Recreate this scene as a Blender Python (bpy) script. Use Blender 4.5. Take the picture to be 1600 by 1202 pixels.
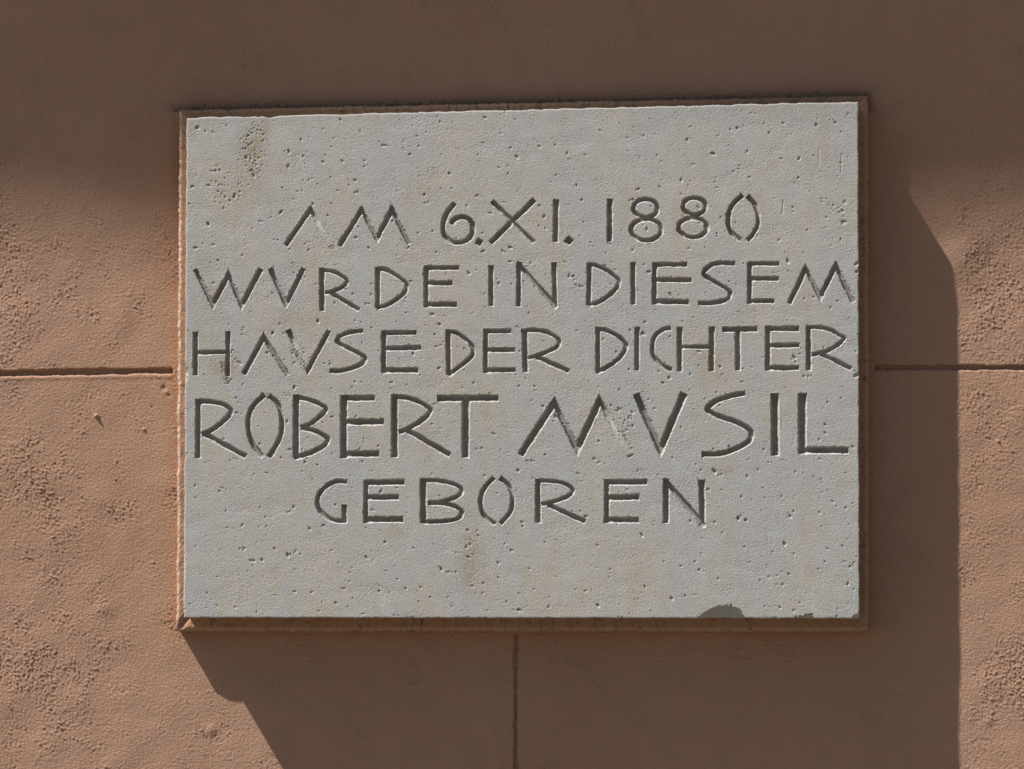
import bpy, math
import numpy as np
from mathutils import Vector

for o in list(bpy.data.objects):
    bpy.data.objects.remove(o, do_unlink=True)
S = bpy.context.scene

# ------------------------------------------------------------------ camera
FPX = 5000.0                       # focal length in pixels of the 1600 px wide photograph
Z0 = 2.6                           # height of the middle of the view above the pavement
YAW, PITCH, DIST = math.radians(4.0), math.radians(2.4), 5.0
tgt = Vector((0, 0, Z0))
cam_loc = tgt + Vector((math.sin(YAW)*math.cos(PITCH), -math.cos(YAW)*math.cos(PITCH), -math.sin(PITCH)))*DIST
cd = bpy.data.cameras.new('camera')
cam = bpy.data.objects.new('camera', cd)
S.collection.objects.link(cam)
cam.location = cam_loc
cam.rotation_euler = (tgt-cam_loc).to_track_quat('-Z', 'Y').to_euler()
cd.sensor_width = 36.0
cd.lens = FPX/1600*36
cd.clip_start = 0.05
cd.clip_end = 500
S.camera = cam
# ------------------------------------------------------------------ light
SUNV = Vector((0.158, 0.082, -0.264)).normalized()          # the way the sunlight travels
elev = math.asin(-SUNV.z)
azim = math.atan2(-SUNV.x, -SUNV.y)                         # clockwise from +Y
W = bpy.data.worlds.new('World'); S.world = W; W.use_nodes = True
nt = W.node_tree
bg = nt.nodes['Background']
sky = nt.nodes.new('ShaderNodeTexSky'); sky.sky_type = 'NISHITA'; sky.sun_disc = False
sky.sun_elevation = elev; sky.sun_rotation = azim
sky.dust_density = 2.0; sky.air_density = 1.0
nt.links.new(sky.outputs[0], bg.inputs[0]); bg.inputs[1].default_value = 0.05
ld = bpy.data.lights.new('sun', 'SUN'); ld.energy = 5.0; ld.angle = math.radians(0.58); ld.color = (1.0, 0.955, 0.93)
sun = bpy.data.objects.new('sun', ld); S.collection.objects.link(sun)
sun.rotation_euler = SUNV.to_track_quat('-Z', 'Y').to_euler()
S.view_settings.view_transform = 'Standard'; S.view_settings.look = 'None'
S.view_settings.exposure = 0.58; S.view_settings.gamma = 1.0
S.view_settings.use_curve_mapping = False

# ------------------------------------------------------------------ helpers
qm = cam.rotation_euler.to_matrix()
CR, CU, CF = [np.array(qm @ Vector(v)) for v in ((1, 0, 0), (0, 1, 0), (0, 0, -1))]
CL = np.array(cam_loc)
def at(px, py, y):
    """point of the plane Y = y that the photograph shows at (px, py)"""
    px = np.asarray(px, float); py = np.asarray(py, float)
    d = CF + ((px-800)/FPX)[..., None]*CR - ((py-601)/FPX)[..., None]*CU
    t = (y-CL[1])/d[..., 1]
    return CL + d*t[..., None]

def noise(nx, ny, lo, hi, seed, sx=1.0, sy=1.0):
    """tiling band-passed random field (wavelengths lo..hi in samples), unit variance; array [ny, nx]"""
    r = np.random.default_rng(seed)
    f = np.fft.rfft2(r.standard_normal((ny, nx)))
    ky = np.fft.fftfreq(ny)[:, None]*sy; kx = np.fft.rfftfreq(nx)[None, :]*sx
    k = np.sqrt(kx*kx+ky*ky)+1e-9
    w = np.exp(-(k*lo)**2*0.5)*(1-np.exp(-(k*hi)**2*2))
    w[0, 0] = 0
    a = np.fft.irfft2(f*w, s=(ny, nx))
    return a/a.std()
def sstep(a, b, x):
    t = np.clip((x-a)/(b-a), 0, 1); return t*t*(3-2*t)

def mesh_obj(name, V, F, mat, parent=None, smooth=True, attrs=None):
    """one mesh object out of the vertices V that the quads F use"""
    used, inv = np.unique(F.ravel(), return_inverse=True)
    v = V[used]; f = inv.reshape(F.shape)
    me = bpy.data.meshes.new(name)
    me.vertices.add(len(v)); me.vertices.foreach_set('co', v.astype(np.float32).ravel())
    n = f.shape[1]
    me.loops.add(f.size); me.loops.foreach_set('vertex_index', f.astype(np.int32).ravel())
    me.polygons.add(len(f))
    me.polygons.foreach_set('loop_start', np.arange(0, f.size, n, dtype=np.int32))
    me.polygons.foreach_set('use_smooth', np.full(len(f), smooth, dtype=bool))
    me.update(calc_edges=True)
    me.validate()
    if attrs:
        for k, a in attrs.items():
            at_ = me.attributes.new(k, 'FLOAT', 'POINT')
            at_.data.foreach_set('value', a[used].astype(np.float32))
    me.materials.append(mat)
    o = bpy.data.objects.new(name, me); S.collection.objects.link(o)
    if parent: o.parent = parent
    return o
def grid_faces(nx, ny):
    i = np.arange(ny-1)[:, None]*nx+np.arange(nx-1)[None, :]
    return np.stack([i, i+nx, i+nx+1, i+1], -1).reshape(-1, 4)   # rows run downwards: faces look to -Y
def empty(name, loc, label, cat):
    o = bpy.data.objects.new(name, None); S.collection.objects.link(o)
    o.location = loc; o['label'] = label; o['category'] = cat; o.empty_display_size = 0.1
    return o

# ------------------------------------------------------------------ materials
class NT:
    def __init__(s, name):
        s.m = bpy.data.materials.new(name); s.m.use_nodes = True; s.t = s.m.node_tree
        s.b = s.t.nodes['Principled BSDF']
        s.b.inputs['Specular IOR Level'].default_value = 0.15
        s.b.inputs['Roughness'].default_value = 0.9
        s.co = s.t.nodes.new('ShaderNodeTexCoord').outputs['Object']
    def n(s, k, **kw):
        x = s.t.nodes.new(k)
        for a, v in kw.items(): setattr(x, a, v)
        return x
    def l(s, a, b): s.t.links.new(a, b)
    def noise(s, scale, detail=4, rough=0.6, stretch=(1, 1, 1)):
        mp = s.n('ShaderNodeMapping'); mp.inputs['Scale'].default_value = stretch; s.l(s.co, mp.inputs[0])
        x = s.n('ShaderNodeTexNoise'); x.inputs['Scale'].default_value = scale
        x.inputs['Detail'].default_value = detail; x.inputs['Roughness'].default_value = rough
        s.l(mp.outputs[0], x.inputs['Vector']); return x.outputs['Fac']
    def ramp(s, fac, a, b):
        x = s.n('ShaderNodeMapRange'); x.inputs['From Min'].default_value = a; x.inputs['From Max'].default_value = b
        s.l(fac, x.inputs['Value']); return x.outputs['Result']
    def mul(s, a, k):
        x = s.n('ShaderNodeMath', operation='MULTIPLY'); s.l(a, x.inputs[0])
        if isinstance(k, float): x.inputs[1].default_value = k
        else: s.l(k, x.inputs[1])
        return x.outputs[0]
    def mix(s, fac, a, b, mode='MIX'):
        x = s.n('ShaderNodeMix', data_type='RGBA', blend_type=mode)
        if isinstance(fac, float): x.inputs['Factor'].default_value = fac
        else: s.l(fac, x.inputs['Factor'])
        for sock, v in ((x.inputs['A'], a), (x.inputs['B'], b)):
            if isinstance(v, tuple): sock.default_value = (*v, 1)
            else: s.l(v, sock)
        return x.outputs['Result']
    def attr(s, name):
        x = s.n('ShaderNodeAttribute', attribute_name=name); return x.outputs['Fac']
    def bump(s, h, dist, strength=1.0, prev=None):
        x = s.n('ShaderNodeBump'); x.inputs['Distance'].default_value = dist; x.inputs['Strength'].default_value = strength
        s.l(h, x.inputs['Height'])
        if prev is not None: s.l(prev, x.inputs['Normal'])
        return x.outputs[0]

def stone_mat(name, groove=False):
    s = NT(name)
    c = s.mix(s.ramp(s.noise(9, 5, .6, (1.7, 1, .6)), .42, .60), (.396, .398, .378), (.424, .402, .350))   # cool / warm bedding
    c = s.mix(s.mul(s.ramp(s.noise(45, 5, .7), .45, .75), .55), c, (.465, .478, .478))
    c = s.mix(s.mul(s.ramp(s.noise(420, 3, .8), .50, .72), .40), c, (.25, .24, .215))
    c = s.mix(s.mul(s.ramp(s.noise(260, 3, .8), .60, .72), .45), c, (.58, .58, .56))                       # fine grain
    c = s.mix(s.mul(s.ramp(s.noise(14, 6, .7, (2.2, 1, .8)), .52, .68), .42), c, (.385, .32, .245))
    c = s.mix(s.attr('stain'), c, (.31, .225, .13))
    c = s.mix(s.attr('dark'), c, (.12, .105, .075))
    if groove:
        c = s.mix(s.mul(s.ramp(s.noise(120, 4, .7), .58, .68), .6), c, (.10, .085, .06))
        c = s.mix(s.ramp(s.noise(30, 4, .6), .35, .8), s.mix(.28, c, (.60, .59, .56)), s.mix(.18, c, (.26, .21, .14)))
    s.l(c, s.b.inputs['Base Color'])
    b = s.bump(s.noise(330, 4, .65), .0008 if not groove else .0008)
    b = s.bump(s.noise(800, 3, .7), .0008, prev=b)
    s.l(b, s.b.inputs['Normal'])
    return s.m
def plaster_mat(name, base, worn, k=1.0, dirt=False):
    s = NT(name)
    c = s.mix(s.ramp(s.noise(3.2, 5, .6), .35, .65), base, worn)
    c = s.mix(s.mul(s.ramp(s.noise(160, 4, .7), .5, .8), .30), c, tuple(x*.72 for x in base))
    c = s.mix(s.mul(s.ramp(s.noise(60, 4, .7), .55, .8), .25), c, tuple(min(1, x*1.25) for x in worn))
    if dirt:
        c = s.mix(s.mul(s.ramp(s.noise(55, 5, .75), .56, .66), .75), c, (.07, .045, .03))
    c = s.mix(s.attr('bounce_tint'), c, (.43, .205, .095))  # orange light bounced off the bed, put into the wall colour
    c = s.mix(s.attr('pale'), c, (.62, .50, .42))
    c = s.mix(s.attr('grime_shade'), c, (.075, .072, .055))  # dirt and contact shade above the plaque share this dark colour
    s.l(c, s.b.inputs['Base Color'])
    b = s.bump(s.noise(300, 4, .68), .0022*k)
    b = s.bump(s.noise(700, 3, .6), .0008*k, prev=b)
    s.l(b, s.b.inputs['Normal'])
    return s.m
M_STONE = stone_mat('limestone')
M_GROOVE = stone_mat('carved_limestone', True)
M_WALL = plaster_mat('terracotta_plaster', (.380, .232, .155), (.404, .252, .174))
M_BORDER = plaster_mat('orange_plaster', (.42, .232, .135), (.40, .235, .145), 1.2, True)
def plain(name, col):
    s = NT(name)
    c = s.mix(s.ramp(s.noise(6, 5, .6), .3, .7), tuple(x*.85 for x in col), tuple(x*1.12 for x in col))
    s.l(c, s.b.inputs['Base Color']); s.l(s.bump(s.noise(80, 4, .6), .002), s.b.inputs['Normal'])
    return s.m
M_PAVE = plain('pavement_stone', (.15, .13, .10))
M_CORN = plain('cornice_plaster', (.42, .27, .18))

# ------------------------------------------------------------------ levels (metres in front of the wall)
Y_BORDER, Y_FACE = -0.037, -0.082
TL, TR, BR, BL = (291.5, 184.5), (1341.0, 159.0), (1343.0, 966.5), (287.0, 965.5)      # outline of the stone face
OTL, OTR, OBR, OBL = (279.0, 171.0), (1357.5, 148.5), (1358.0, 987.5), (274.5, 987.0)  # outline of the mortar bed

# ------------------------------------------------------------------ the inscription: crop origin, strokes (width, points), in fifths of a photo pixel
OR = dict(a=(430, 290), b=(680, 290), c=(920, 290), d=(290, 390), e=(560, 390), f=(800, 390), g=(1040, 390),
          h=(290, 495), i=(590, 495), j=(880, 495), k=(1040, 495), l=(290, 600), m=(560, 600), n=(800, 600),
          o=(1040, 600), p=(480, 730), q=(640, 730), r=(820, 730))
def ell(cx, cy, rx, ry):
    return [(cx+rx*math.sin(t*math.pi/8), cy-ry*math.cos(t*math.pi/8)) for t in range(17)]
LET = [
 ('A', 'a', [(46, (80, 470), (275, 160)), (-40, (278, 165), (440, 480))]),
 ('M', 'a', [(46, (500, 475), (678, 155)), (38, (680, 160), (795, 455)), (46, (797, 455), (910, 150)), (42, (914, 150), (1050, 462))]),
 ('6', 'a', [(46, (1405, 135), (1340, 220), (1312, 310), (1325, 385), (1370, 435), (1430, 448), (1500, 425), (1540, 370), (1540, 300), (1500, 255), (1440, 248), (1395, 270), (1375, 305))]),
 ('.', 'b', [(58, (318, 428), (366, 456))]),
 ('X', 'b', [(44, (440, 120), (772, 448)), (48, (778, 108), (428, 452))]),
 ('I', 'b', [(50, (945, 106), (940, 444))]),
 ('.', 'b', [(62, (1021, 409), (1069, 450))]),
 ('1', 'c', [(50, (165, 101), (162, 442))]),
 ('8', 'c', [(42, *ell(443, 178, 95, 70)), (42, *ell(448, 346, 118, 83))]),
 ('8', 'c', [(42, *ell(824, 163, 87, 66)), (42, *ell(812, 328, 110, 76))]),
 ('0', 'c', [(46, (1205, 75), (1130, 140), (1092, 225), (1095, 320), (1130, 385), (1192, 425)), (42, (1235, 80), (1295, 145), (1320, 220), (1322, 300), (1290, 370), (1238, 432))]),
 ('W', 'd', [(38, (72, 150), (210, 472)), (48, (212, 460), (338, 155)), (40, (338, 155), (432, 478)), (48, (435, 475), (592, 148))]),
 ('V', 'd', [(42, (660, 143), (783, 472)), (44, (784, 468), (922, 143))]),
 ('R', 'd', [(48, (1065, 142), (1065, 484)), (38, (1050, 160), (1150, 172), (1215, 205), (1262, 250), (1220, 295), (1150, 325), (1085, 342)), (42, (1120, 332), (1360, 473))]),
 ('D', 'e', [(46, (152, 133), (150, 458)), (40, (150, 150), (210, 157), (290, 200), (350, 245), (380, 285), (355, 340), (290, 395), (220, 435), (140, 457))]),
 ('E', 'e', [(46, (530, 122), (530, 457)), (44, (530, 142), (789, 142)), (46, (530, 262), (738, 262)), (48, (530, 430), (772, 430))]),
 ('I', 'e', [(46, (1038, 120), (1036, 445))]),
 ('N', 'f', [(46, (55, 96), (52, 447)), (46, (42, 110), (348, 450)), (46, (328, 96), (338, 455))]),
 ('D', 'f', [(46, (605, 100), (600, 442)), (40, (600, 118), (650, 122), (740, 165), (800, 210), (835, 250), (810, 310), (750, 365), (690, 405), (600, 435))]),
 ('I', 'f', [(46, (945, 98), (948, 434))]),
 ('E', 'f', [(46, (1115, 95), (1113, 434)), (44, (1115, 117), (1370, 117)), (46, (1115, 237), (1405, 237)), (50, (1115, 407), (1385, 410))]),
 ('S', 'g', [(42, (547, 110), (440, 105), (360, 120), (310, 160), (300, 195), (340, 230), (420, 275), (480, 310), (505, 345), (480, 390), (400, 412), (320, 420), (250, 418))]),
 ('E', 'g', [(46, (658, 93), (658, 427)), (42, (658, 110), (893, 110)), (44, (658, 228), (888, 228)), (46, (658, 402), (852, 402))]),
 ('M', 'g', [(46, (965, 425), (1095, 105)), (38, (1097, 105), (1208, 420)), (46, (1210, 405), (1328, 82)), (44, (1332, 85), (1470, 418))]),
 ('H', 'h', [(46, (78, 115), (76, 463)), (46, (332, 110), (328, 470)), (44, (78, 282), (330, 275))]),
 ('A', 'h', [(46, (452, 452), (608, 130)), (42, (610, 130), (800, 460))]),
 ('V', 'h', [(-44, (798, 100), (952, 460)), (44, (955, 445), (1122, 106))]),
 ('S', 'h', [(42, (1390, 108), (1290, 122), (1215, 145), (1185, 180), (1210, 215), (1290, 255), (1365, 295), (1400, 330), (1360, 375), (1270, 410), (1190, 425), (1122, 420))]),
 ('E', 'i', [(48, (50, 106), (48, 442)), (44, (50, 128), (305, 125)), (46, (50, 250), (342, 240)), (48, (50, 418), (320, 418))]),
 ('D', 'i', [(46, (552, 96), (555, 458)), (40, (552, 115), (610, 125), (680, 170), (730, 215), (748, 260), (730, 315), (660, 375), (600, 420), (548, 458))]),
 ('E', 'i', [(46, (845, 93), (845, 442)), (44, (845, 115), (1047, 112)), (44, (845, 260), (1077, 258)), (46, (845, 417), (1080, 417))]),
 ('R', 'i', [(50, (1150, 96), (1155, 439)), (40, (1118, 112), (1220, 105), (1320, 120), (1390, 160), (1420, 200), (1390, 240), (1310, 280), (1240, 305), (1170, 325)), (44, (1240, 313), (1498, 427))]),
 ('D', 'j', [(46, (272, 78), (272, 435)), (42, (260, 95), (340, 108), (420, 150), (480, 205), (490, 240), (450, 310), (380, 370), (320, 405), (255, 435))]),
 ('I', 'j', [(46, (578, 76), (576, 424))]),
 ('C', 'j', [(42, (843, 86), (780, 100), (720, 150), (698, 220), (705, 300), (750, 360), (800, 395), (854, 416))]),
 ('H', 'j', [(50, (910, 76), (910, 432)), (52, (1162, 73), (1160, 430)), (40, (920, 237), (1150, 235))]),
 ('T', 'k', [(50, (440, 100), (720, 97)), (50, (565, 100), (565, 424))]),
 ('E', 'k', [(48, (800, 68), (798, 427)), (48, (800, 93), (1045, 93)), (46, (800, 227), (1050, 222)), (48, (800, 400), (1045, 400))]),
 ('R', 'k', [(48, (1118, 70), (1118, 424)), (40, (1100, 88), (1200, 82), (1290, 105), (1350, 140), (1395, 170), (1350, 215), (1280, 260), (1200, 285), (1140, 298)), (44, (1210, 290), (1456, 407))]),
 ('R', 'l', [(50, (98, 116), (95, 586)), (46, (80, 138), (180, 138), (280, 155), (345, 195), (345, 240), (290, 295), (210, 355), (120, 400)), (50, (145, 390), (472, 570))]),
 ('O', 'l', [(46, (618, 85), (540, 155), (495, 240), (490, 340), (512, 440), (550, 510), (605, 572)), (46, (646, 88), (715, 150), (745, 230), (755, 330), (735, 420), (690, 510), (648, 574))]),
 ('B', 'l', [(56, (865, 80), (862, 584)), (44, (850, 102), (950, 120), (1040, 155), (1095, 195), (1050, 255), (960, 320), (890, 342)), (48, (900, 340), (1000, 365), (1080, 405), (1110, 440), (1070, 490), (970, 540), (845, 578))]),
 ('E', 'l', [(62, (1238, 83), (1236, 584)), (56, (1238, 112), (1480, 110)), (58, (1238, 298), (1552, 295)), (58, (1238, 548), (1514, 545))]),
 ('R', 'm', [(60, (283, 80), (283, 577)), (46, (270, 102), (370, 108), (460, 135), (530, 175), (562, 210), (520, 265), (440, 320), (370, 358), (310, 380)), (54, (380, 362), (720, 558))]),
 ('T', 'm', [(58, (612, 113), (1098, 110)), (66, (838, 110), (836, 580))]),
 ('M', 'n', [(60, (62, 560), (335, 100)), (56, (335, 95), (510, 570)), (62, (513, 570), (680, 78)), (-52, (685, 85), (930, 572))]),
 ('V', 'n', [(60, (968, 74), (1160, 580)), (64, (1161, 578), (1345, 70))]),
 ('S', 'o', [(50, (625, 72), (520, 90), (400, 130), (335, 180), (340, 215), (420, 255), (540, 295), (630, 340), (670, 395), (640, 455), (540, 510), (430, 545), (280, 552))]),
 ('I', 'o', [(70, (852, 70), (857, 566))]),
 ('L', 'o', [(72, (1068, 70), (1068, 552)), (62, (1068, 518), (1433, 518))]),
 ('G', 'p', [(44, (314, 115), (230, 112), (150, 150), (95, 210), (80, 280), (105, 345), (170, 400), (240, 420), (310, 418)), (46, (290, 290), (290, 438))]),
 ('E', 'p', [(46, (460, 98), (458, 442)), (52, (460, 120), (762, 118)), (52, (460, 238), (719, 235)), (54, (460, 410), (750, 407))]),
 ('B', 'p', [(56, (907, 88), (907, 444)), (40, (890, 105), (1000, 105), (1120, 125), (1190, 160), (1205, 195), (1160, 235), (1060, 268), (940, 280)), (44, (940, 282), (1060, 285), (1160, 310), (1205, 350), (1185, 395), (1100, 420), (900, 432))]),
 ('O', 'q', [(44, (662, 80), (595, 150), (560, 220), (556, 300), (580, 375), (630, 420), (674, 446)), (42, (704, 80), (770, 140), (800, 210), (803, 290), (780, 360), (708, 444))]),
 ('R', 'r', [(52, (103, 88), (103, 439)), (40, (90, 107), (200, 108), (300, 125), (365, 165), (370, 200), (310, 240), (210, 275), (125, 292)), (48, (175, 292), (474, 428))]),
 ('E', 'r', [(48, (642, 93), (640, 442)), (52, (642, 118), (960, 115)), (54, (642, 238), (897, 235)), (54, (642, 413), (892, 412))]),
 ('N', 'r', [(56, (1105, 88), (1103, 442)), (52, (1092, 105), (1408, 462)), (56, (1382, 96), (1388, 460))]),
]
def joints(ch, st):
    """strokes of A M V W N that meet: pull the crossing in so that the outer corner comes to a point"""
    st = [[a[0], *[np.array(p, float) for p in a[1:]]] for a in st]
    out = []
    if ch not in 'AMVWN': return st, out
    for a in range(len(st)):
        for b in range(a+1, len(st)):
            for ia in (1, 2):
                for ib in (1, 2):
                    pa, pb = st[a][ia], st[b][ib]
                    if np.hypot(*(pa-pb)) > 40: continue
                    ua = st[a][3-ia]-pa; ub = st[b][3-ib]-pb
                    ua = ua/np.hypot(*ua); ub = ub/np.hypot(*ub)
                    w_ = (abs(st[a][0])+abs(st[b][0]))/2
                    bis = ua+ub; bis /= np.hypot(*bis)
                    half = math.acos(np.clip((ua*ub).sum(), -1, 1))/2
                    if ch != 'N':
                        c = (pa+pb)/2-bis*14+bis*(w_/2/math.sin(half))*.92
                        st[a][ia] = c; st[b][ib] = c
                    out.append((a, b, ia, ib))
    return st, out
def spline(P):
    if len(P) < 3: return np.array(P, float)
    P = np.array(P, float)
    closed = np.hypot(*(P[0]-P[-1])) < 1
    if closed: Q = np.vstack([P[-2], P, P[1]])
    else: Q = np.vstack([2*P[0]-P[1], P, 2*P[-1]-P[-2]])
    out = []
    for k in range(1, len(Q)-2):
        p0, p1, p2, p3 = Q[k-1:k+3]
        for t in np.arange(0, 1, .25):
            out.append(.5*((2*p1)+(p2-p0)*t+(2*p0-5*p1+4*p2-p3)*t*t+(3*p1-p0-3*p2+p3)*t**3))
    out.append(P[-1])
    return np.array(out)
def stroke_field(X, Y, P, w):
    """signed inside distance to the side edge and inside distance to the flat ends"""
    best = np.full(X.shape, 1e9); end = np.full(X.shape, 1e9)
    closed = np.hypot(*(P[0]-P[-1])) < .3 and len(P) > 3
    n = len(P)-1
    for k in range(n):
        a, b = P[k], P[k+1]; d = b-a; L = math.hypot(*d)
        if L < 1e-6: continue
        u = d/L
        s = (X-a[0])*u[0]+(Y-a[1])*u[1]
        lo = -1e9 if (k == 0 and not closed) else 0.0
        hi = 1e9 if (k == n-1 and not closed) else L
        sc = np.clip(s, lo, hi)
        dist = np.hypot(X-a[0]-u[0]*sc, Y-a[1]-u[1]*sc)
        e = np.full(X.shape, 1e9)
        if k == 0 and not closed: e = np.minimum(e, s)
        if k == n-1 and not closed: e = np.minimum(e, L-s)
        if n > 1 and not closed:      # a far end segment must not win over the true nearest one
            dist = dist+np.clip(-e, 0, None)
        m = dist < best
        best = np.where(m, dist, best); end = np.where(m, e, end)
    return w/2-best, end

# ------------------------------------------------------------------ stone slab: one height field over the face
NX, NY = 1056, 808
u = np.linspace(0, 1, NX)[None, :]; v = np.linspace(0, 1, NY)[:, None]
def bil(c, q):
    return (1-v)*((1-u)*c[0][q]+u*c[1][q])+v*((1-u)*c[3][q]+u*c[2][q])
cs = (TL, TR, BR, BL)
PX = bil(cs, 0); PY = bil(cs, 1)
# slightly uneven sawn outline, with small dents
r1 = np.random.default_rng(5)
def wob(n, seed, amp):
    a = noise(n, 8, 3, 40, seed)[0]*.5+noise(n, 8, 30, 300, seed+1)[0]
    d = np.clip(noise(n, 8, 3, 8, seed+2)[0]-2.1, 0, None)*3
    return amp*a, d
wl, dl = wob(NY, 11, .35); wr, dr = wob(NY, 14, .3); wt, dt = wob(NX, 17, .45); wb, db = wob(NX, 20, .25)
fall = lambda x: np.exp(-x/6.0)
iu = np.arange(NX)[None, :]*1.0; iv = np.arange(NY)[:, None]*1.0
PX = PX+(wl+dl)[:, None]*fall(iu)-(wr*0+dr-wr)[:, None]*fall(NX-1-iu)
PY = PY+(wt+dt)[None, :]*fall(iv)-(db-wb)[None, :]*fall(NY-1-iv)
# a bigger nick in the top edge
PY = PY+(3.2*np.exp(-((PX-420)/9)**2)+2.0*np.exp(-((PX-404)/5)**2))*fall(iv)

H = np.zeros((NY, NX))                                       # depth into the stone, mm (about photo pixels)
fine = noise(NX, NY, 2.2, 7, 31); mid = noise(NX, NY, 9, 40, 32); low = noise(NX, NY, 60, 300, 33, 1.5, .8)
H += .05*fine*(1+.9*np.clip(low, -1, 2))+.035*mid+.15*low
# travertine pores, in clusters
dens = np.exp(1.9*noise(NX, NY, 10, 55, 34, 1.7, .7))*.16
for cx, cy, sx, sy, k in ((350, 300, 28, 30, 6), (396, 238, 20, 36, 12), (300, 200, 18, 18, 4), (738, 850, 16, 36, 4), (500, 365, 25, 14, 4),
                          (1305, 330, 22, 30, 4), (470, 265, 20, 40, 2.5), (1130, 560, 40, 14, 2.5), (360, 560, 12, 18, 7), (980, 660, 10, 30, 8), (470, 555, 14, 14, 10), (540, 270, 14, 30, 2.5), (1080, 640, 30, 40, 1.5), (700, 190, 30, 20, 2.5)):
    dens += k*np.exp(-((PX-cx)/sx)**2-((PY-cy)/sy)**2)
cum = np.cumsum(dens.ravel()); 
rp = np.random.default_rng(77)
idx = np.searchsorted(cum, rp.random(11000)*cum[-1])
dark = np.zeros((NY, NX))
big = [(1116, 735, 2.8), (1122, 741, 1.6), (1242, 558, 2.0), (1250, 552, 1.4), (1003, 835, 1.8), (1256, 587, 1.8), (449, 237, 2.0), (562, 700, 1.6), (1280, 685, 1.5), (1127, 740, 1.3), (565, 660, 2.4), (1345, 585, 3.0), (1342, 412, 2.4), (1342, 424, 2.0), (305, 200, 2.6), (318, 206, 1.8), (1046, 458, 1.6)]
rmap = {}
for bx, by, br in big:
    i_ = int(np.clip((bx-288)/1054*NX, 3, NX-4)); j_ = int(np.clip((by-(184-(bx-291)*.0238))/(805-(1343-bx)*.024)*NY, 3, NY-4))
    rmap[j_*NX+i_] = br
idx = np.concatenate([idx, np.array(list(rmap))])
for t, q in enumerate(idx):
    j, i = divmod(int(q), NX)
    R = .40+rp.exponential(.32 if dens[j, i] > 2.5 else .105 if rp.random() < .985 else .3); R = rmap.get(int(q), min(R, 2.2))
    el = 1+rp.random()*1.1; th = rp.normal(1.4, .6)
    w_ = int(R*el+3)
    j0, j1, i0, i1 = max(0, j-w_), min(NY, j+w_+1), max(0, i-w_), min(NX, i+w_+1)
    dx = np.arange(i0, i1)[None, :]-i; dy = np.arange(j0, j1)[:, None]-j
    a = (dx*math.cos(th)+dy*math.sin(th))/el; b = -dx*math.sin(th)+dy*math.cos(th)
    g = np.clip(1.25-np.hypot(a, b)/R, 0, .8)/.8
    H[j0:j1, i0:i1] = np.maximum(H[j0:j1, i0:i1], g*R*((.7 if dens[j, i] > 2.5 or int(q) in rmap else .25)+.55*rp.random()))
    if rp.random() < .3: dark[j0:j1, i0:i1] = np.maximum(dark[j0:j1, i0:i1], g*.6)
# rough hollow along weak strokes (A, V, M legs broken out by the chisel)
rough = np.zeros((NY, NX))
for x0, y0, x1, y1, k, w_ in ((505, 352, 518, 388, .5, 9), (462, 548, 478, 572, 1.3, 9), (958, 660, 985, 700, 1.2, 7), (314, 410, 318, 470, .3, 7), (1314, 425, 1325, 460, .6, 7), (350, 570, 356, 596, 2.0, 7)):
    P = np.array([(x0, y0), (x1, y1)], float); f, e = stroke_field(PX, PY, P, w_*2)
    rough = np.maximum(rough, k*np.clip(np.minimum(f, e+w_)/w_, 0, 1))
H += rough*np.clip(noise(NX, NY, 2.0, 6, 41)+.3, -.3, 2.2)
# thin scratches
for x0, y0, x1, y1, w_, k in ((1280, 231, 1279, 260, 2.2, .8), (1314.6, 239, 1314.4, 271, 2.6, .8), (1224, 312, 1222, 336, 2.2, 1.0), (1197, 826, 1201, 850, 3, .5), (1001, 832, 1003, 838, 3, 2)):
    f, e = stroke_field(PX, PY, np.array([(x0, y0), (x1, y1)], float), w_)
    H = np.maximum(H, k*np.clip(np.minimum(f, e), 0, 1))
# chips out of the lower edge and the left edge
jag = noise(NX, NY, 2.5, 12, 51)
def chip(path, k=1.0):
    """region under a polyline y(x) down to the bottom edge falls back steeply"""
    global H, dark
    xs, ys = zip(*path)
    yy = np.interp(PX, xs, ys, left=2000, right=2000)+jag*.7
    d = np.clip(PY-yy, 0, None)
    H = H+np.where(d > 0, 1.2+d*k+.6*jag+.5*mid, 0)
    return d > 0
chip([(1086, 968), (1100, 959), (1112, 951), (1124, 947), (1140, 947), (1150, 950), (1157, 953), (1161, 960), (1166, 968)], .8)
chip([(1245, 968), (1249, 962), (1256, 963), (1259, 959.5), (1270, 959.5), (1272, 968)], .8)
chip([(1330, 968), (1334, 961.5), (1340, 960), (1345, 960)], .8)
for x0 in (470, 512, 588, 642, 668, 712, 730, 760): chip([(x0-6, 968), (x0-2, 964.6), (x0+3, 964.4), (x0+7, 968)], .8)
d = np.hypot((PX-286)/9, (PY-583)/16); H = H+np.clip(1-d+jag*.1, 0, 1)*9
d = np.hypot((PX-286)/5, (PY-402)/22); H = H+np.clip(1-d+jag*.1, 0, 1)*4
d = np.hypot((PX-286)/4, (PY-880)/40); H = H+np.clip(1-d+jag*.1, 0, 1)*2

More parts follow.
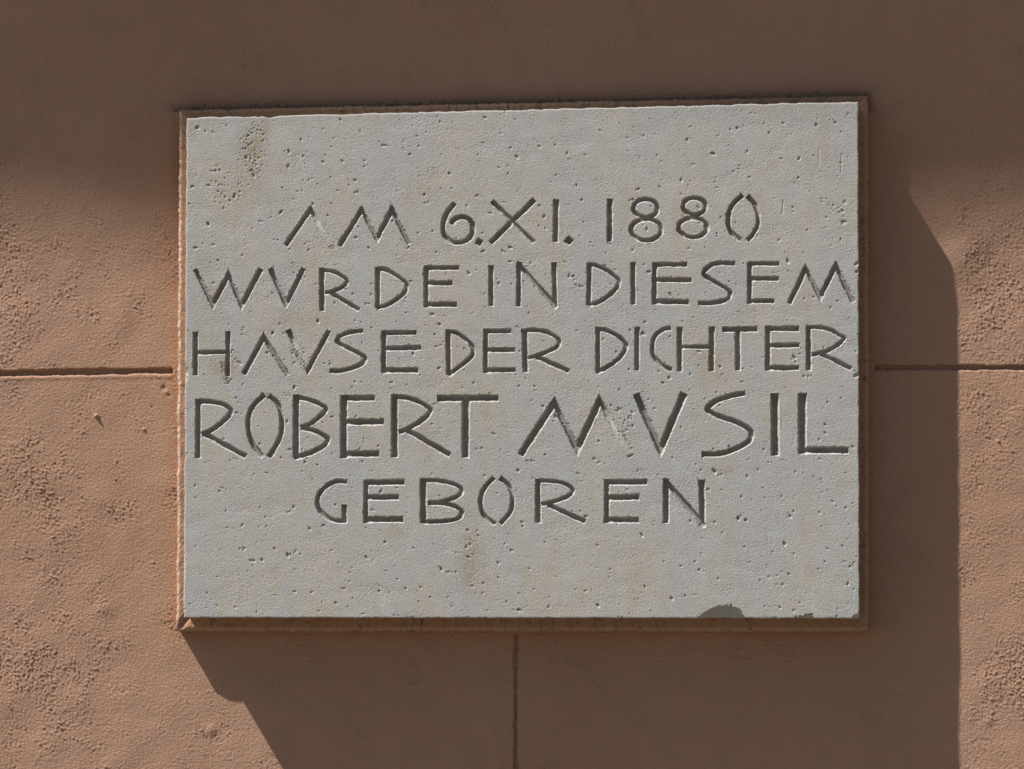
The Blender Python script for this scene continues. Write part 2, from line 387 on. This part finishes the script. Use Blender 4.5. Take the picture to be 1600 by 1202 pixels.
# letters: depth of the V cut, snapping grid points on to the chiselled edge
edge_j = noise(NX, NY, 2.5, 14, 61)*.28+noise(NX, NY, 20, 60, 62)*.25
DX = np.zeros((NY, NX)); DY = np.zeros((NY, NX))
DN = np.zeros((NY, NX))
owner = -np.ones((NY, NX), int); GF = np.full((NY, NX), -9.0)
for li, (ch, cr, strokes) in enumerate(LET):
    ox, oy = OR[cr]
    allp = np.array([p for s_ in strokes for p in s_[1:]], float)/5+(ox, oy)
    x0, y0 = allp.min(0)-14; x1, y1 = allp.max(0)+14
    i0 = max(0, int((x0-287)/1056*NX)-8); i1 = min(NX, int((x1-287)/1050*NX)+12)
    j0 = max(0, int((y0-184)/783*NY)-26); j1 = min(NY, int((y1-159)/783*NY)+26)
    sl = (slice(j0, j1), slice(i0, i1))
    X = PX[sl]; Y = PY[sl]
    F = np.full(X.shape, -9.0); D = np.zeros(X.shape)
    strokes, jts = joints(ch, strokes)
    FE = []
    for s_ in strokes:
        w_ = abs(s_[0])/5*1.03+.35; fade = 1.0
        P = spline([(a/5+ox, b/5+oy) for a, b in s_[1:]])
        f, e = stroke_field(X, Y, P, w_)
        f = f+edge_j[sl]; e = e+edge_j[sl]*.6
        if s_[0] < 0:
            tt = ((X-P[0][0])*(P[-1][0]-P[0][0])+(Y-P[0][1])*(P[-1][1]-P[0][1]))/((P[-1]-P[0])**2).sum()
            fade = 1-.88*sstep(.05, .62, tt)*sstep(1.0, .95, tt)
            e = np.minimum(e, 50)
        FE.append((f, e))
        F = np.maximum(F, np.minimum(f, e))
        D = np.maximum(D, np.minimum(np.minimum(1.9*f, 3.4*e), .60*w_)*fade)
    for a, b, ia, ib in jts:
        lim = 30.0 if ch != 'N' else 3.0
        def inf(k, i):
            A = strokes[k][i]/5+(ox, oy); B = strokes[k][3-i]/5+(ox, oy); uu = (B-A)/np.hypot(*(B-A))
            return abs(strokes[k][0])/10-np.abs(-(X-A[0])*uu[1]+(Y-A[1])*uu[0])+edge_j[sl], (X-A[0])*uu[0]+(Y-A[1])*uu[1]+lim
        f1, e1 = inf(a, ia); f2, e2 = inf(b, ib)
        g_ = np.minimum(np.minimum(f1, f2), np.minimum(e1, e2))
        F = np.maximum(F, g_); D = np.maximum(D, np.minimum(1.9*g_, .60*abs(strokes[a][0])/5*1.03))
    D = np.clip(D, 0, None)
    gy, gx = np.gradient(F); 
    near = np.abs(F) < .55
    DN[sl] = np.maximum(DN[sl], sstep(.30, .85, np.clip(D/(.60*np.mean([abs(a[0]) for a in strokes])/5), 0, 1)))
    DX[sl] = np.where(near, -F*gx, DX[sl]); DY[sl] = np.where(near, -F*gy, DY[sl])
    D = np.where(near, 0, D)
    H[sl] = np.where((D > 0) | near, np.maximum(H[sl]*.6, 0)*(~near)+D, H[sl])
    new = F > GF[sl]
    owner[sl] = np.where(new, li, owner[sl]); GF[sl] = np.maximum(GF[sl], F)
PX = PX+np.clip(DX, -.6, .6); PY = PY+np.clip(DY, -.6, .6)
# worn arris all round
eb = np.minimum(np.minimum(iu, NX-1-iu), np.minimum(iv, NY-1-iv))
H = H+np.where(eb < 1, 1.0, 0)+np.where(eb < 2, .25, 0)
H = np.clip(H, -.6, 26)

stain = np.zeros((NY, NX))
n1 = noise(NX, NY, 5, 30, 71); n2 = noise(NX, NY, 3, 12, 72)
for cx, cy, sx, sy, k in ((394, 235, 20, 42, .45), (415, 200, 6, 22, .35), (735, 875, 20, 60, .34), (728, 900, 10, 30, .12), (350, 575, 26, 16, .45), (990, 905, 14, 40, .22),
                          (1115, 565, 30, 40, .25), (360, 290, 40, 40, .16), (870, 345, 14, 12, .3), (620, 830, 16, 14, .2), (1125, 735, 22, 8, .3), (1290, 250, 40, 40, .12), (320, 470, 30, 100, .14), (480, 500, 60, 20, .2), (720, 640, 60, 90, .08)):
    stain += k*np.exp(-((PX-cx)/sx)**2-((PY-cy)/sy)**2)*(1+.45*n1+.3*n2)
stain = np.clip(stain*1.05, 0, .7)
V = at(PX, PY, Y_FACE); V[..., 1] += H*.001
V = V.reshape(-1, 3)
Fc = grid_faces(NX, NY)
gfc = GF.ravel()[Fc].mean(1); own = owner.ravel()[Fc[:, 0]]
inl = gfc > 0
plaque_c = at(np.array(815.), np.array(987.), 0.0)
plaque = empty('memorial_plaque', tuple(plaque_c), 'pale grey limestone plaque carved with five lines of lettering, standing proud of the terracotta wall', 'plaque')
PO = np.array(plaque.location)
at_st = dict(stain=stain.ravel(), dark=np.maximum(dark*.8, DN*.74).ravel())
# slab = face (without the letters) + four sides and a back
per = np.concatenate([np.arange(NX), (np.arange(1, NY))*NX+NX-1, (NY-1)*NX+np.arange(NX-2, -1, -1), np.arange(NY-2, 0, -1)*NX])
rows = []; nb = len(V)
sidej = noise(len(per), 16, 4, 30, 81)
for k, yb in enumerate((None, -0.066, -0.05, -0.031)):
    R = V[per].copy()
    if yb is not None: R[:, 1] = yb; R[:, 0] += sidej[k]*.0004; R[:, 2] += sidej[k+4]*.0004
    rows.append(R)
VS = np.vstack([V]+rows)
n = len(per); q = np.arange(n); q2 = (q+1) % n
side = np.vstack([np.stack([nb+k*n+q, nb+k*n+q2, nb+(k+1)*n+q2, nb+(k+1)*n+q], -1) for k in range(3)])
at_s2 = {k: np.concatenate([a, np.tile(a[per], 4)]) for k, a in at_st.items()}
Fm = Fc[~inl]
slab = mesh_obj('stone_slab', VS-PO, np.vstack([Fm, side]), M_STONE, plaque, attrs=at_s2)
for li, (ch, _, _) in enumerate(LET):
    m = inl & (own == li)
    if m.sum() == 0: continue
    nm = 'carved_full_stop' if ch == '.' else 'carved_numeral' if ch.isdigit() else 'carved_letter'
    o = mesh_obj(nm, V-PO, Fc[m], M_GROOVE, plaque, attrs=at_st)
    o['label'] = 'carved full stop' if ch == '.' else ('carved numeral ' if ch.isdigit() else 'carved letter ')+ch

# ------------------------------------------------------------------ mortar bed behind the slab
def outline(c, n=(540, 405)):
    P = []
    for k in range(4):
        a, b = np.array(c[k]), np.array(c[(k+1) % 4]); m = n[k % 2]
        P.append(a+(b-a)*(np.arange(m)/m)[:, None])
    return np.vstack(P)
O = outline((OTL, OTR, OBR, OBL)); I = outline(((311, 204), (1321, 180), (1323, 946), (307, 946)))
nP = len(O)
OW = at(O[:, 0], O[:, 1], Y_BORDER); IW = at(I[:, 0], I[:, 1], Y_BORDER)
prof = [(0.0, 0.006), (0, -.004), (0, -.012), (0, -.020), (0, -.0275), (.0006, -.0315), (.002, -.0345), (.0042, -.0362), (.0065, -.0367), (.009, -.0363), (.012, -.036), (.015, -.0361), (.018, -.0364), (.022, -.0365), (.030, -.0365)]
nj = noise(nP, 64, 3, 12, 91); nl = noise(nP, 64, 30, 200, 92)
inw = (IW-OW); inw[:, 1] = 0; inw /= np.linalg.norm(inw, axis=1)[:, None]
# use axis normals along the sides so that the strip keeps its width
rowsb = []
for k, (off, y) in enumerate(prof):
    t = off/.034
    R = OW+(IW-OW)*t
    R[:, 1] = y
    a = .0007 if 3 < k < 10 else .0003
    R += inw*((nj[0]*.6+nj[k]*.4)*a*(1 if k < 9 else .3)+nl[0]*.0004)[:, None]*(1 if k else .3)
    if k > 2: R[:, 1] += nj[k+20]*.00022+nl[1]*.0003
    cd_ = np.hypot(O[:, 0]-OBL[0], O[:, 1]-OBL[1])
    if k > 2: R[:, 1] = np.maximum(R[:, 1], -.030-.0006*cd_)
    rowsb.append(R)
VB = np.vstack(rowsb); q = np.arange(nP); q2 = (q+1) % nP
FB = np.vstack([np.stack([k*nP+q, k*nP+q2, (k+1)*nP+q2, (k+1)*nP+q], -1) for k in range(len(prof)-1)])[:, ::-1]
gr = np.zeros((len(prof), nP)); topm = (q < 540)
gr[:, :] = np.where(topm, .45, .0)+np.clip(nj[40]*.2-.1, 0, .5)  # top side darker, plus scattered specks
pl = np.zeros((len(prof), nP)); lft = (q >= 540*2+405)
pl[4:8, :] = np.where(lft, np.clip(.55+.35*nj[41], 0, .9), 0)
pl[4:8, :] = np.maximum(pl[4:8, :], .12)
mesh_obj('mortar_bed', VB-PO, FB, M_BORDER, plaque, attrs=dict(grime_shade=gr.ravel(), pale=pl.ravel()))

# ------------------------------------------------------------------ the plastered wall
ST = 1.55
gx = np.concatenate([np.linspace(-7000, -90, 90), np.arange(-80, 1681, ST), np.linspace(1700, 7500, 80)])
gy = np.concatenate([np.linspace(-6700, -90, 90), np.arange(-80, 1283, ST), np.linspace(1300, 3450, 36)])
GX, GY = np.meshgrid(gx, gy)
TN = 1200
def tile(f, sc=1.0):
    """sample a tiling field by photo pixel / ST, nearest smooth"""
    X = GX/ST*sc; Y = GY/ST*sc
    i0 = np.floor(X).astype(int); j0 = np.floor(Y).astype(int); fx = X-i0; fy = Y-j0
    n_ = f.shape[0]; g = lambda j, i: f[j % n_, i % n_]
    return (g(j0, i0)*(1-fx)+g(j0, i0+1)*fx)*(1-fy)+(g(j0+1, i0)*(1-fx)+g(j0+1, i0+1)*fx)*fy
lowm = tile(.8*noise(TN, TN, 50, 200, 101)+.45*noise(TN, TN, 14, 40, 111)); grain = tile(noise(TN, TN, 1.2, 2.0, 102)); worm = tile(.8*noise(TN, TN, 2.4, 4.0, 103)+.45*noise(TN, TN, 1.5, 2.5, 113))
broad = tile(noise(TN, TN, 60, 400, 104)); trow = tile(noise(TN, TN, 2.0, 20, 105, .25, 1.0)); trov = tile(noise(TN, TN, 1.5, 12, 106, 1.0, .2))
lowm2 = tile(noise(TN, TN, 6, 22, 121))
# where the render is coarse (far left, some patches at the right) and where it was trowelled smooth
msk = lowm*.55-.15
for cx, cy, sx, sy, k in ((15, 430, 45, 110, 1.6), (60, 780, 60, 140, 1.3), (30, 1040, 90, 80, 1.3), (110, 1140, 80, 40, .8), (190, 780, 26, 70, .8), (190, 440, 60, 60, .3),
                          (1570, 420, 45, 90, 1.5), (1540, 520, 45, 30, 1.0), (1540, 620, 50, 60, .9), (1590, 1060, 40, 50, 1.4), (1525, 740, 20, 40, .8), (90, 640, 70, 30, -.4), (160, 590, 110, 26, -.3), (240, 1080, 60, 50, -.5), (230, 700, 50, 400, -.5), (240, 930, 60, 60, -.3)):
    msk = msk+k*np.exp(-((GX-cx)/sx)**2-((GY-cy)/sy)**2)
msk = sstep(-.7, 1.5, msk)
h = .0+(.24+.95*msk**1.1*np.clip(1+.3*trow+.3*lowm2, .35, 1.7))*.74*(1.1*np.maximum(worm, -.45)+.2*worm)+(.20+.8*msk)*.26*grain+.10*trow*(1-msk)+.07*trov*(1-msk)+.40*broad
h = h+.16*tile(noise(TN, TN, 12, 40, 107))*(.25+msk)
# single lumps, nibs and knocks
for cx, cy, r_, k in ((151, 650, 2.6, 6), (225, 671, 1.8, 3), (256, 606, 3.5, -3), (264, 618, 3, -2), (165, 1022, 2, -1.5), (330, 1140, 9, 2.2), (1545, 1128, 7, 1.5), (163, 950, 14, 2), (237, 636, 1.6, -2), (30, 540, 2, 2), (1560, 690, 2, 3)):
    h = h+k*np.exp(-((GX-cx)**2+(GY-cy)**2)/r_**2)
# the wall bellies out a little right of the plaque's upper corner, which rounds the shadow there
h = h+5.0*np.exp(-((GX-1495)/30)**2-((GY-405)/34)**2)
# recessed joints
def groove(dist, hw, dep):
    return dep*np.clip((hw-dist)/2.2, 0, 1)
j_l = 589-.0+(-6.0)*(GX/270.0)*.75; j_l = j_l-5
j_r = 574.0+(GX-1366)*.004
jn = tile(noise(TN, TN, 2.5, 12, 108))*.45+tile(noise(TN, TN, 20, 90, 118))*.5
gl = groove(np.abs(GY-j_l)+jn, 5.0, 8.5)*sstep(271, 268, GX)
grr = groove(np.abs(GY-j_r)+jn, 4.4, 8.0)*sstep(1365, 1368, GX)
j_v = 806.0-.002*(GY-990)
gv = groove(np.abs(GX-j_v)+jn*1.5, 4.0, 6.0)*sstep(985, 996, GY)
G = np.maximum(np.maximum(gl, grr), gv)
lip = .8*np.exp(-((GY-j_l-8)/3)**2)*sstep(271, 268, GX)
h = h-G+lip
wall_c = at(np.array(800.), np.array(2600.), 0.0)
wall_o = empty('building_wall', (0, 0, 0), 'terracotta plastered house wall with recessed joints around the stone plaque', 'wall')
VW = at(GX, GY, 0.0)
# relief is capped under the mortar bed so nothing pokes through
VW[..., 1] = -h*.001
border_d = np.minimum(np.minimum(GX-275, 1358-GX), np.minimum(GY-(171-(GX-279)*.0209), 987-GY))     # >0 inside
gm = np.exp(-np.clip(-border_d, 0, None)/7)*(GY < 175)*.75  # dark band over the bed: real dirt plus painted contact shade
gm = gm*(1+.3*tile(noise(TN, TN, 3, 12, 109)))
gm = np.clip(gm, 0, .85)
og = np.exp(-np.clip(-border_d, 0, None)/11)*(GY > 190)*.6*np.clip(.8+.35*tile(noise(TN, TN, 6, 40, 119)), 0, 1.3)  # painted bounce glow, fading away from the bed's sides and underside
VWf = VW.reshape(-1, 3); FW = grid_faces(len(gx), len(gy))
bd = border_d.ravel()[FW].min(1)
FW = FW[bd < 14]
cx_ = GX.ravel()[FW].mean(1); cy_ = GY.ravel()[FW].mean(1); gg = G.ravel()[FW].min(1)
jm = gg > 4
upper = cy_ < np.where(cx_ < 800, 584, 574.5)
sel = {'plaster_block': [upper & ~jm, ~upper & ~jm & (cx_ < 806), ~upper & ~jm & (cx_ >= 806)], 
       'recessed_joint': [jm & (cx_ < 275) & (cy_ < 640), jm & (cx_ > 1350) & (cy_ < 640), jm & (cy_ > 900)]}
for nm, lst in sel.items():
    for m in lst:
        mesh_obj(nm, VWf, FW[m], M_WALL, wall_o, attrs=dict(grime_shade=gm.ravel(), bounce_tint=og.ravel()))

# ------------------------------------------------------------------ cornice high above, whose shade falls on the top of the wall
z_line = at(np.array(800.), np.array(348.), 0.0)[2]
PJ = 1.8
xs = np.linspace(-8.5, 7.0, 560)
shx = xs+PJ/.082*.158                                # where the edge's shadow lands
ip = 800+shx*1000
wav = np.interp(ip, [-400, 0, 90, 160, 260, 420, 900, 1380, 1440, 1520, 1600, 2000], [-8, -8, -4, 6, 34, 26, 0, 36, 32, 16, 10, 8])/1000
ze = z_line-wav+PJ/.082*.264
pr = [(0.02, .55), (-PJ, .55), (-PJ, .0), (-PJ+.05, -.05), (-PJ+.10, -.06), (-PJ+.16, -.14), (-PJ+.30, -.20), (-.22, -.30), (-.10, -.42), (-.05, -.55), (0.02, -.55)]
rowsc = []
for y, dz in pr:
    R = np.stack([xs, np.full_like(xs, y), ze+dz+(0 if dz == .0 else 0)], -1)
    rowsc.append(R)
VC = np.vstack(rowsc); n = len(xs); q = np.arange(n-1)
FC = np.vstack([np.stack([k*n+q, (k+1)*n+q, (k+1)*n+q+1, k*n+q+1], -1) for k in range(len(pr)-1)])
mesh_obj('cornice', VC, FC, M_CORN, wall_o, smooth=False)

# ------------------------------------------------------------------ pavement below
g = np.linspace(-60, 60, 61)
VG = np.stack([*np.meshgrid(g, g[:31]), np.zeros((31, 61))], -1)[..., [0, 1, 2]].reshape(-1, 3)
pav = mesh_obj('pavement', VG, grid_faces(61, 31)[:, ::-1] if False else grid_faces(61, 31), M_PAVE)
pav['kind'] = 'structure'
